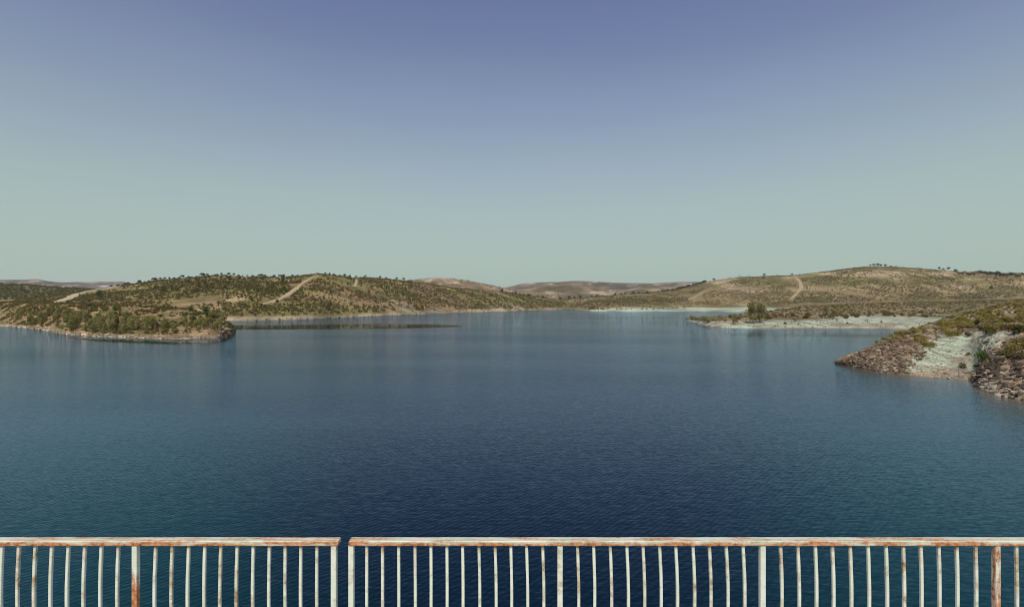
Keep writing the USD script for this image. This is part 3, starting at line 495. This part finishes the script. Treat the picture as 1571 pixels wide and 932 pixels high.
# --- right hill crest
for px, s in [(1083, .9), (1095, 1.1), (1120, .6), (1135, .7), (1150, .8), (1172, 1.25), (1192, .6), (1215, 1.0), (1226, .6)]:
    plant('oak_tree', 'ridge_tree', FH.crest(px) + [0, 0, -.3], s, 'small dark tree on the low left end of the right hill crest', 'tree', 'trees on the left end of the right crest')
for px, s in [(1336, 1.1), (1341, 1.2), (1347, 1.2), (1352, 1.1), (1358, 1.0), (1366, .7), (1374, .6), (1311, .5), (1411, .7)]:
    plant('oak_tree', 'ridge_tree', FH.crest(px) + [0, 0, -.6], s, 'dark tree in the clump on the highest point of the right hill', 'tree', 'trees on the top of the right hill')
for px, s, lab in [(1440, 1.1, 'dark flat topped tree, left of three close together on the right crest'), (1448, .75, 'low dark tree between two flat topped trees on the right crest'), (1456, 1.35, 'broad flat topped tree, right of three close together on the right crest')]:
    plant('oak_tree', 'ridge_tree', FH.crest(px) + [0, 0, -.3], s, lab, 'tree')
FH_crest = lambda px: CY - (FH.crest(px)[2] - CAM_Z) / FH.crest(px)[1] * F
for k in range(44):
    px = 1466 + k * 2.9; q = FH.at(px, FH_crest(px) + rng.uniform(1.0, 5.5)) - [0, 0, .8]
    plant('row_tree', 'ridge_tree', q, prand.uniform(.9, 1.5), 'dark tree in the dense row on the right crest', 'tree', 'tree row on the right crest')
plant('dark_tree', 'hill_tree', FH.at(1521, 445), 1.9, 'lone grey green tree among bare patches high on the right slope', 'tree')

# --- the spit
plant('spit_tree', 'spit_tree', H.at(1153.5, 496.5), 1.0, 'tall pale green tree, left of the close pair on the pale beach', 'tree', None, 0)
plant('spit_tree', 'spit_tree', H.at(1166, 496), 1.2, 'slightly lower pale green tree, right of the close pair on the beach', 'tree', None, 1)
plant('spit_tree', 'spit_tree', H.at(1127, 498.5), .60, 'smaller pale tree alone on the beach left of the close pair', 'tree', None, 1)
plant('spit_tree', 'spit_tree', H.at(1267, 485), .62, 'hazy pale green tree standing behind the beach scrub', 'tree', None, 0)
plant('spit_tree', 'spit_tree', H.at(1278, 484), .42, 'low pale tree right beside the tree behind the beach scrub', 'tree', None, 1)
for px, py, s in [(1062, 491, .62), (1068, 492.5, .55), (1074, 492.5, .5), (1083, 494, .75), (1086, 495.5, .6), (1098, 493, .35), (1113, 494, .35)]:
    plant('pale_bush', 'spit_bush', H.at(px, py), s * 3.3, 'pale green bush in the little row at the low tip of the spit', 'bush', 'bushes at the spit tip')
for k, q in enumerate(spread(H, (1120, 1430, lambda p: np.interp(p, [1120, 1200, 1430], [488, 484, 481]), lambda p: np.interp(p, [1120, 1200, 1430], [492, 490, 488])), 60, 308)):
    plant(prand.choice(['brown_bush', 'olive_bush', 'brown_bush']), 'beach_bush', q, prand.uniform(1.0, 2.0), 'brown green bush along the top of the spit beach', 'bush', 'bushes along the top of the beach')
for px, py in [(1220, 493), (1225, 499), (1277, 491), (1284, 492.5), (1300, 497), (1330, 493), (1352, 495.5), (1205, 498)]:
    plant('brown_bush', 'beach_bush', H.at(px, py), prand.uniform(.7, 1.2), 'small dark tuft alone on the pale shingle of the spit', 'bush', 'tufts on the spit beach')
for px, py, s in [(898, 473, 1.1), (906, 475, 1.5), (911, 474.5, 1.6), (917, 475, 1.4), (923, 475.5, 1.2), (892, 472.5, .9)]:
    plant('olive_bush', 'shore_bush', FH.at(px, py), s * 2.2, 'green bush in the clump where the far right beach begins', 'bush', 'bushes at the start of the far beach')

for k, q in enumerate(spread(FH, (905, 1060, lambda p: np.interp(p, [905, 960, 1060], [474.5, 473, 470.5]), lambda p: np.interp(p, [905, 960, 1060], [476.5, 476, 475.5])), 38, 311)):
    plant(prand.choice(['olive_bush', 'brown_bush']), 'shore_bush', q, prand.uniform(.8, 1.7), 'small tuft on the upper edge of the far pale beach', 'bush', 'tufts on the far beach')
# --- near rocky point
for px, py, s, knd, lab in [(1513, 514, 1.05, 'dark_bush', 'dark glossy green bush at the top left of the pale gravel slope'), (1524, 512, .75, 'dark_bush', 'dark green bush touching the right side of the glossy bush above the gravel'),
                            (1559, 512, 1.1, 'dark_bush', 'dark green bush above the crag at the right edge'), (1569, 511, .9, 'dark_bush', 'dark green bush cut by the right edge of the view'),
                            (1508, 555, .95, 'dark_bush', 'low bright green bush alone on the gravel beside the crag'), (1477, 566, .9, 'brown_bush', 'round brown bush alone low on the pale gravel slope'), (1485, 546, .6, 'brown_bush', 'small brown tuft in the middle of the gravel slope'),
                            (1486, 517, 1.0, 'brown_bush', 'dark brown bush at the upper edge of the gravel slope')]:
    plant(knd, 'gravel_bush', G.at(px, py), s, lab, 'bush', None, 1 if 'bright' in lab else 0)
for px, py, s in [(1367, 513, .8), (1375, 512, 1.0), (1382, 515, 1.0), (1390, 514, .9), (1404, 512, 1.1), (1408, 522, 1.1), (1412, 526, 1.0), (1420, 532, .95), (1430, 533, .9), (1356, 520, .7), (1345, 524, .6), (1455, 515, 1.2), (1464, 516, 1.1), (1470, 515.5, 1.0)]:
    plant('yellow_bush', 'point_bush', G.at(px, py), s, 'low yellow green bush on the broken rock of the near point', 'bush', 'yellow bushes on the rocky point')
for k, q in enumerate(spread(G, (1440, 1600, lambda p: np.interp(p, zip(*G_CR).__next__(), [b for a, b in G_CR]) + 3, lambda p: np.interp(p, [1440, 1500, 1600], [509, 511, 508])), 78, 309)):
    plant('yellow_bush', 'heath_bush', q, prand.uniform(.7, 1.2), 'yellow green heath bush on the slope above the gravel', 'bush', 'heath bushes on the right slope')
for k, q in enumerate(spread(G, (1430, 1600, lambda p: np.interp(p, [1430, 1500, 1600], [500, 496, 490]), lambda p: np.interp(p, [1440, 1500, 1600], [513, 512, 510])), 18, 310)):
    plant('brown_bush', 'heath_bush', q, prand.uniform(.8, 1.3), 'brown dry bush among the yellow heath on the right slope', 'bush', 'dry bushes on the right slope')

for px, py, s, knd in [(1548, 548, 1.0, 'olive_bush'), (1562, 552, 1.1, 'brown_bush'), (1556, 538, .9, 'yellow_bush'), (1566, 534, 1.0, 'olive_bush'), (1535, 556, .8, 'brown_bush')]:
    plant(knd, 'crag_bush', G.at(px, py), s, 'scruffy bush growing on the dark crag at the right edge', 'bush', 'bushes on the crag')
# --- scrub that nobody could count
def scrub(name, land, n, weight, protos, size, seed):
    P = land.scatter(n, weight, seed); P = P[~on_track(land, P[:, 0] / P[:, 1] * F + CX, CY - (P[:, 2] - CAM_Z) / P[:, 1] * F)]; n = len(P); r = np.random.default_rng(seed + 1)
    pi = UsdGeom.PointInstancer.Define(stage, numbered('/World', name)); tag(pi, kind='stuff')
    rel = pi.CreatePrototypesRel()
    for k, (me, ma) in enumerate(protos):
        c = usdkit.mesh(stage, f'{pi.GetPath()}/plant_{k:03d}' if k else f'{pi.GetPath()}/plant', me, ma, False); rel.AddTarget(c.GetPath())
    pi.CreateProtoIndicesAttr(Vt.IntArray.FromNumpy(r.integers(0, len(protos), n).astype(np.int32)))
    pi.CreatePositionsAttr(Vt.Vec3fArray.FromNumpy(P.astype(np.float32)))
    a = r.random(n) * np.pi; q = np.zeros((n, 4)); q[:, 0], q[:, 3] = np.cos(a), np.sin(a)
    pi.CreateOrientationsAttr([Gf.Quath(float(x[0]), 0, 0, float(x[3])) for x in q])
    s = size[0] + (size[1] - size[0]) * r.random(n) ** 1.6
    pi.CreateScalesAttr(Vt.Vec3fArray.FromNumpy(np.stack([s, s, s * (.8 + .4 * r.random(n))], -1).astype(np.float32)))
def tuft(n, w, h, leaf, seed): return crown(n, lobes_of(5, w, h, 0, .35 * h, seed, .8), leaf, seed, .8)
S_OL = [(tuft(46, 1.2, .8, .2, 401), L_OLIVE), (tuft(46, 1.0, .9, .2, 402), L_OLIVE), (tuft(40, 1.1, .6, .2, 403), L_BROWN), (tuft(46, 1.0, .8, .2, 404), L_DARK)]
S_YE = [(tuft(90, 1.3, .7, .12, 411), L_YELLOW), (tuft(90, 1.2, .8, .12, 412), L_OLIVE), (tuft(70, 1.0, .5, .11, 413), L_BROWN)]
scrub('hill_scrub', B, 16000, lambda P, X, Yp, V: ss(V, 1.9, 2.3) * (V < 5.15) * ss(fb(P, .03, 3, 501), .3, .6) * ((X > 20) & (X < 930)), [S_OL[k] for k in (0, 1, 2, 0, 3)], (.8, 2.7), 511)
scrub('hill_scrub', FH, 19000, lambda P, X, Yp, V: ss(V, 2.05, 2.3) * (V < 5.1) * ss(fb(P * [1, .6, 1.8], .02, 4, 502), .30, .6) * (X < 1620), S_OL[:3] + S_OL[2:3], (.8, 2.2), 512)
scrub('peninsula_scrub', A, 3800, lambda P, X, Yp, V: ss(V, 1.9, 2.4) * (V < 4.3) * ss(fb(P, .12, 3, 503), .36, .6) * (X > -80), S_OL[:3], (.6, 1.5), 513)
scrub('spit_scrub', H, 3000, lambda P, X, Yp, V: ss(V + .9 * (fb(P * [.5, 1, 1], .06, 4, 111) - .5), 2.5, 2.9) * (V < 4.4) * (X < 1640), [S_OL[0], S_OL[2], S_YE[0]], (.7, 1.7), 514)
scrub('point_scrub', G, 2900, lambda P, X, Yp, V: (ss(V, 3.8, 4.6) * ss(P[..., 2], 2.2, 4) + .02 * (V > 2)) * (V < 5.4) * (X < 2050), S_YE, (.5, 1.3), 515)
scrub('wooded_scrub', C2, 2500, lambda P, X, Yp, V: ss(V, .8, 1.4) * (V < 3.1) * (X > -60), [S_OL[0], S_OL[3], S_OL[3]], (2.0, 5.0), 516)
scrub('far_scrub', E2, 1500, lambda P, X, Yp, V: ss(fb(P, .006, 4, 504), .42, .6) * (V > .8) * (V < 3.05), [S_OL[3]], (2.0, 4.5), 517)
scrub('far_scrub', D, 700, lambda P, X, Yp, V: (V > .8) * (V < 3.05) + 0., [S_OL[2]], (2.5, 5.0), 518)

# ------------------------------------------------------------ rocks
def rock(size, seed, flat=.55):
    r = np.random.default_rng(seed); p = r.normal(size=(16, 3)); p /= np.linalg.norm(p, axis=1, keepdims=True); p *= (.75 + .5 * r.random((16, 1))) * [1, .75, flat]
    return np.array((h := trimesh.convex.convex_hull(p * size)).vertices), np.array(h.faces)
def tilt(v, a, b):
    Rx, Rz = trimesh.transformations.rotation_matrix(a, [1, 0, 0])[:3, :3], trimesh.transformations.rotation_matrix(b, [0, 0, 1])[:3, :3]
    return v @ (Rz @ Rx).T
def rocks(land, spots, mats, seed, name='rock', lo=.3, hi=.8, flat=.5):
    r = np.random.default_rng(seed)
    for k, q in enumerate(spots):
        s = lo + (hi - lo) * r.random() ** 2; v, f = rock(s, seed * 1000 + k, flat * r.uniform(.7, 1.5))
        v = tilt(v, r.normal(-.35, .25), r.normal(.6, .5)) + q + [0, 0, s * .12]
        obj(name, (v, f), mats[int(r.integers(len(mats)))], land.prim)
gtop = lambda p: np.interp(p, [a for a, b in G_CR], [b for a, b in G_CR])
gsh = lambda p: np.interp(p, [a for a, b in G_SH], [b for a, b in G_SH])
PYof = lambda q: CY - (q[2] - CAM_Z) / q[1] * F
PXof = lambda q: q[0] / q[1] * F + CX
off_gravel = lambda L, s: [q for q in L if g_left(PXof(q), PYof(q)) < s or g_right(PXof(q), PYof(q)) > -s]
rocks(G, off_gravel(spread(G, (1284, 1436, lambda p: max(gtop(p) + 2, 528 if p > 1345 else 0), lambda p: gsh(p) - 1), 250, 601), 3), [M_ROCK[k] for k in (0, 4, 1, 2, 3, 4, 0)], 61, lo=.24, hi=.78)
rocks(G, off_gravel(spread(G, (1484, 1600, lambda p: np.interp(p, [1490, 1512, 1540, 1600], [572, 548, 526, 516]), lambda p: gsh(p) - 1), 150, 602), 4), [M_ROCK[k] for k in (0, 2, 2, 4, 1)], 62, lo=.28, hi=.9, flat=.36)
def stones(name, land, spots, mats, seed, lo, hi):
    """Stones too small and many to pick out: one part of the ground they lie on."""
    r = np.random.default_rng(seed); V, Fc, n = [], [], 0
    for k, q in enumerate(spots):
        s = lo + (hi - lo) * r.random() ** 2; v, f = rock(s, seed * 991 + k, .55); V.append(tilt(v, r.normal(0, .3), r.random() * 6) + q + [0, 0, s * .1]); Fc.append(f + n); n += len(v)
    tag(obj(name, (np.vstack(V), np.vstack(Fc)), mats, land.prim), kind='stuff')
stones('loose_stones', G, off_gravel(spread(G, (1284, 1450, lambda p: gtop(p) + 2, lambda p: gsh(p) - .5), 1500, 603), 14), M_ROCK[0], 63, .12, .5)
stones('pale_stones', G, spread(G, (1310, 1600, lambda p: gsh(p) - 18, lambda p: gsh(p) - .5), 450, 604), M_ROCK[1], 64, .12, .45)
stones('gravel_stones', G, spread(G, (1400, 1530, lambda p: 518, lambda p: gsh(p) - 1), 520, 605), M_ROCK[4], 65, .06, .3)
stones('crag_stones', G, spread(G, (1500, 1600, lambda p: 522, lambda p: gsh(p) - 1), 350, 606) + spread(G, (1600, 2050, lambda p: 500, lambda p: gsh(p) - 1), 900, 616), M_ROCK[2], 66, .15, .5)
rocks(A, spread(A, (336, 360, lambda p: ashp(p) - 12 + (p - 336) * .2, lambda p: ashp(p) - .5), 26, 607), [M_ROCK[2], M_ROCK[0], M_ROCK[2], M_ROCK[4]], 67, lo=.5, hi=1.6)
stones('shore_stones', A, spread(A, (-40, 345, lambda p: ashp(p) - 4, lambda p: ashp(p) - .3), 420, 608), M_ROCK[4], 68, .25, .9)
stones('shore_stones', B, spread(B, (380, 800, lambda p: np.interp(p, *zip(*B_SH)) - 2.5, lambda p: np.interp(p, *zip(*B_SH)) - .3), 200, 609), M_ROCK[4], 69, .5, 1.8)
stones('beach_stones', H, spread(H, (1070, 1420, lambda p: 492, lambda p: np.interp(p, *zip(*H_SH)) - .5), 260, 610), M_ROCK[0], 70, .2, .6)

# ------------------------------------------------------------ the bridge and its rusty railing
RED, TANR = [(0.3, (0.15, 0.05, 0.02)), (0.5, (0.42, 0.17, 0.065)), (0.72, (0.52, 0.32, 0.20))], [(0.3, (0.14, 0.09, 0.045)), (0.5, (0.34, 0.24, 0.125)), (0.72, (0.50, 0.41, 0.27))]
def paint(name, lo, hi, zr=None, rust=RED, chalk=(0.55, 0.59, 0.47), white=(0.64, 0.675, 0.60), grain=(6.0, 14.0, 9.0)):
    """White gloss paint gone chalky, flaking to rust between the noise levels lo and hi; zr = (z, z): more rust towards the first height."""
    n = {'g': ('geometry', {}), 'mp': ('mapping', dict(mapping_type='point', scale=grain)), 'n': ('noise_texture', dict(scale=1.0, detail=7.0, roughness=0.68, distortion=0.4)),
         'f': ('noise_texture', dict(scale=45.0, detail=4.0, roughness=0.7)), 'add': ('math', dict(math_type='multiply_add', value2=0.22)), 'k': ('map_range', dict(from_min=lo + .11, from_max=hi + .11, to_min=0.0, to_max=1.0, clamp=True)),
         'wn': ('noise_texture', dict(scale=7.0, detail=4.0)), 'w': ('rgb_ramp', {'ramp': [(0.3, chalk), (0.55, white), (0.75, (0.60, 0.53, 0.41))]}),
         'rn': ('noise_texture', dict(scale=30.0, detail=5.0)), 'r': ('rgb_ramp', {'ramp': rust}),
         'm': ('mix', dict(mix_type='mix')), 'ro': ('map_range', dict(from_min=0.0, from_max=1.0, to_min=0.42, to_max=0.9)), 'b': ('bump', dict(strength=0.5, distance=0.0015, invert=True)), 'p': ('principled_bsdf', dict(specular_ior_level=0.35))}
    l = [('g.position', 'mp.vector'), ('mp.vector', 'n.vector'), ('g.position', 'f.vector'), ('f.fac', 'add.value1'), ('n.fac', 'add.value3'), ('g.position', 'wn.vector'), ('wn.fac', 'w.fac'), ('g.position', 'rn.vector'), ('rn.fac', 'r.fac'),
         ('k.result', 'm.fac'), ('w.color', 'm.color1'), ('r.color', 'm.color2'), ('k.result', 'ro.value'), ('ro.result', 'p.roughness'), ('m.color', 'p.base_color'), ('k.result', 'b.height'), ('b.normal', 'p.normal')]
    if zr:
        n['sx'] = ('separate_xyz', {}); n['zz'] = ('map_range', dict(from_min=zr[0], from_max=zr[1], to_min=zr[2], to_max=0.0, clamp=True)); n['a2'] = ('math', dict(math_type='add'))
        l += [('g.position', 'sx.vector'), ('sx.z', 'zz.value'), ('zz.result', 'a2.value1'), ('add.value', 'a2.value2'), ('a2.value', 'k.value')]
    else: l.append(('add.value', 'k.value'))
    return mat(name, n, l)
RT, RB = 10.370, 10.336          # top rail, top and underside
YF, YB = 3.50, 3.568             # its front and back edge
P_RAIL = paint('rail_paint', .47, .63, (RB, RB + .036, .16), RED, (0.42, 0.46, 0.34), (0.57, 0.59, 0.49), (3.2, 26.0, 26.0)); P_BAR = [paint('bar_paint', .56, .78, (RB, RB - .05, .22), TANR), paint('worn_bar_paint', .48, .72, (RB, RB - .06, .2), TANR), paint('rusty_bar_paint', .42, .64, (RB, RB - .06, .1), TANR)]
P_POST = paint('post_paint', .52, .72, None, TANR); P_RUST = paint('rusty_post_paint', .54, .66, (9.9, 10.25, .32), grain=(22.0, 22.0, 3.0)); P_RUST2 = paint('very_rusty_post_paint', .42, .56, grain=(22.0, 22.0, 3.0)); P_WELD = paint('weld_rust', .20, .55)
def chbox(x0, x1, y0, y1, z0, z1, c=.003):
    """A steel section with slightly rounded edges."""
    import manifold3d as m3
    b = lambda dx, dy, dz: np.array([[a, b_, d] for a in (x0 + dx, x1 - dx) for b_ in (y0 + dy, y1 - dy) for d in (z0 + dz, z1 - dz)])
    return m3.Manifold.hull_points(np.vstack([b(0, c, c), b(c, 0, c), b(c, c, 0)]))
def bar(x, half, z0, z1, bow, lean):
    """A square baluster, bowed a little out of true."""
    t = np.linspace(0, 1, 11); z = z1 + (z0 - z1) * t; cx = x + bow * np.sin(np.pi * t) + lean * t; y = 3.530; c = half * .72
    ring = [(-half, -c), (-c, -half), (c, -half), (half, -c), (half, c), (c, half), (-c, half), (-half, c)]
    v = np.array([[cx[i] + a, y + b, z[i]] for i in range(len(t)) for a, b in ring]); i, j = np.meshgrid(np.arange(len(t) - 1), np.arange(8), indexing='ij')
    return v, np.stack([i * 8 + j, (i + 1) * 8 + j, (i + 1) * 8 + (j + 1) % 8, i * 8 + (j + 1) % 8], -1).reshape(-1, 4)[:, ::-1]
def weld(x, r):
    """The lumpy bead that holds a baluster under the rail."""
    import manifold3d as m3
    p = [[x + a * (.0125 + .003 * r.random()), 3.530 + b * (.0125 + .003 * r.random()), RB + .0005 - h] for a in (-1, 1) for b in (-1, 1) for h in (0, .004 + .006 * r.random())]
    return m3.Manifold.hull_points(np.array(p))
def xat(px, Y=3.53): return (px - CX) / F * Y
def railing(label, x0, x1, posts, bars):
    r = np.random.default_rng(int(x1 * 100) % 97 + 5); o = empty('bridge_railing', ((x0 + x1) / 2, 0, 0)); ox = (x0 + x1) / 2
    tag(o, label, 'railing'); sh = lambda m: (lambda v, f: (v - [ox, 0, 0], f))(*meshkit.arrays(m)[:2]) if not isinstance(m, tuple) else (m[0] - [ox, 0, 0], m[1])
    def part(name, m, mt, smooth=40): q = obj(name, sh(m), mt, o, smooth); return q
    part('top_rail', chbox(x0, x1, YF, YB, RB, RT, .004), P_RAIL)
    part('bottom_rail', chbox(x0 + .04, x1 - .04, 3.51, 3.55, 9.58, 9.61, .003), P_POST)
    for px, mt in posts:
        x = xat(px); part('post', chbox(x - .018, x + .018, 3.509, 3.545, 9.44, RB + .001, .003), mt)
    for px, off in bars:
        q = part('baluster', bar(xat(px), .0097, 9.605, RB + .001, off / F * 3.53, r.normal(0, .002)), P_BAR[int(r.choice(3, p=[.4, .36, .24]))], 40)
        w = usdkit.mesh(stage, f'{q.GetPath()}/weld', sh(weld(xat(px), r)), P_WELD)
left = [c / 2.964 for c in (12, 88, 163, 238, 313, 388, 463, 540, 710, 785, 860, 933, 1006, 1080, 1153, 1226, 1298, 1369, 1442)]
mid = [500 + c / 2.909 for c in (183, 253, 325, 398, 469, 540, 610, 683, 755, 825, 895, 967, 1122, 1194, 1268, 1342, 1414, 1488, 1560)]
right = [1030 + c / 2.904 for c in (95, 168, 243, 318, 485, 562, 640, 716, 795, 875, 955, 1032, 1110, 1190, 1270, 1354, 1535)] + [1585.5 + 27 * k for k in range(30) if abs(1585.5 + 27 * k - 1890) > 16 and abs(1585.5 + 27 * k - 2200) > 16]
bow = lambda px: float(np.interp(px, [0, 300, 500, 700, 1050, 1100, 1400, 1571], [-3, -2.2, -.5, 1.0, 3.2, 3.2, 1.8, 1.5]))
railing('rusty white steel railing on the left, ending at the gap between the two', xat(-840), xat(518.5, 3.5), [(-710, P_POST), (-405, P_POST), (-100, P_POST), (209, P_RUST), (513, P_POST)], [(p, bow(p)) for p in [-20.5 - 25.4 * k for k in range(32) if min(abs(-20.5 - 25.4 * k - q) for q in (-710, -405, -100)) > 15] + left])
railing('long rusty white steel railing on the right, starting at the gap', xat(534.5, 3.5), xat(2400), [(539.5, P_POST), (859, P_POST), (1169, P_POST), (1527.6, P_RUST2), (1890, P_POST), (2200, P_POST)], [(p, bow(p)) for p in mid + right])
M_CONC = mat('concrete', {'g': ('geometry', {}), 'n': ('noise_texture', dict(scale=3.0, detail=7.0, roughness=0.7)), 'r': ('rgb_ramp', {'ramp': [(0.3, (0.22, 0.21, 0.19)), (0.7, (0.36, 0.34, 0.31))]}), 'p': ('principled_bsdf', dict(roughness=0.95))},
    [('g.position', 'n.vector'), ('n.fac', 'r.fac'), ('r.color', 'p.base_color')])
tag(obj('bridge_deck', chbox(-40, 40, -6, 3.62, 8.9, 9.30, .02), M_CONC), kind='structure')
tag(obj('bridge_kerb', chbox(-40, 40, 2.6, 3.60, 9.302, 9.45, .02), M_CONC), kind='structure')

# ------------------------------------------------------------ haze
if HAZE:
    hz = usdkit.material(stage, '/World/Looks/haze', {'v': ('principled_volume', dict(color=(0.92, 0.99, 0.90), density=HAZE, anisotropy=0.2))}, volume='v.volume')
    tag(obj('haze', trimesh.creation.box(bounds=[[-19500, -10500, -7.8], [19500, 28500, 330]]), hz), kind='stuff')
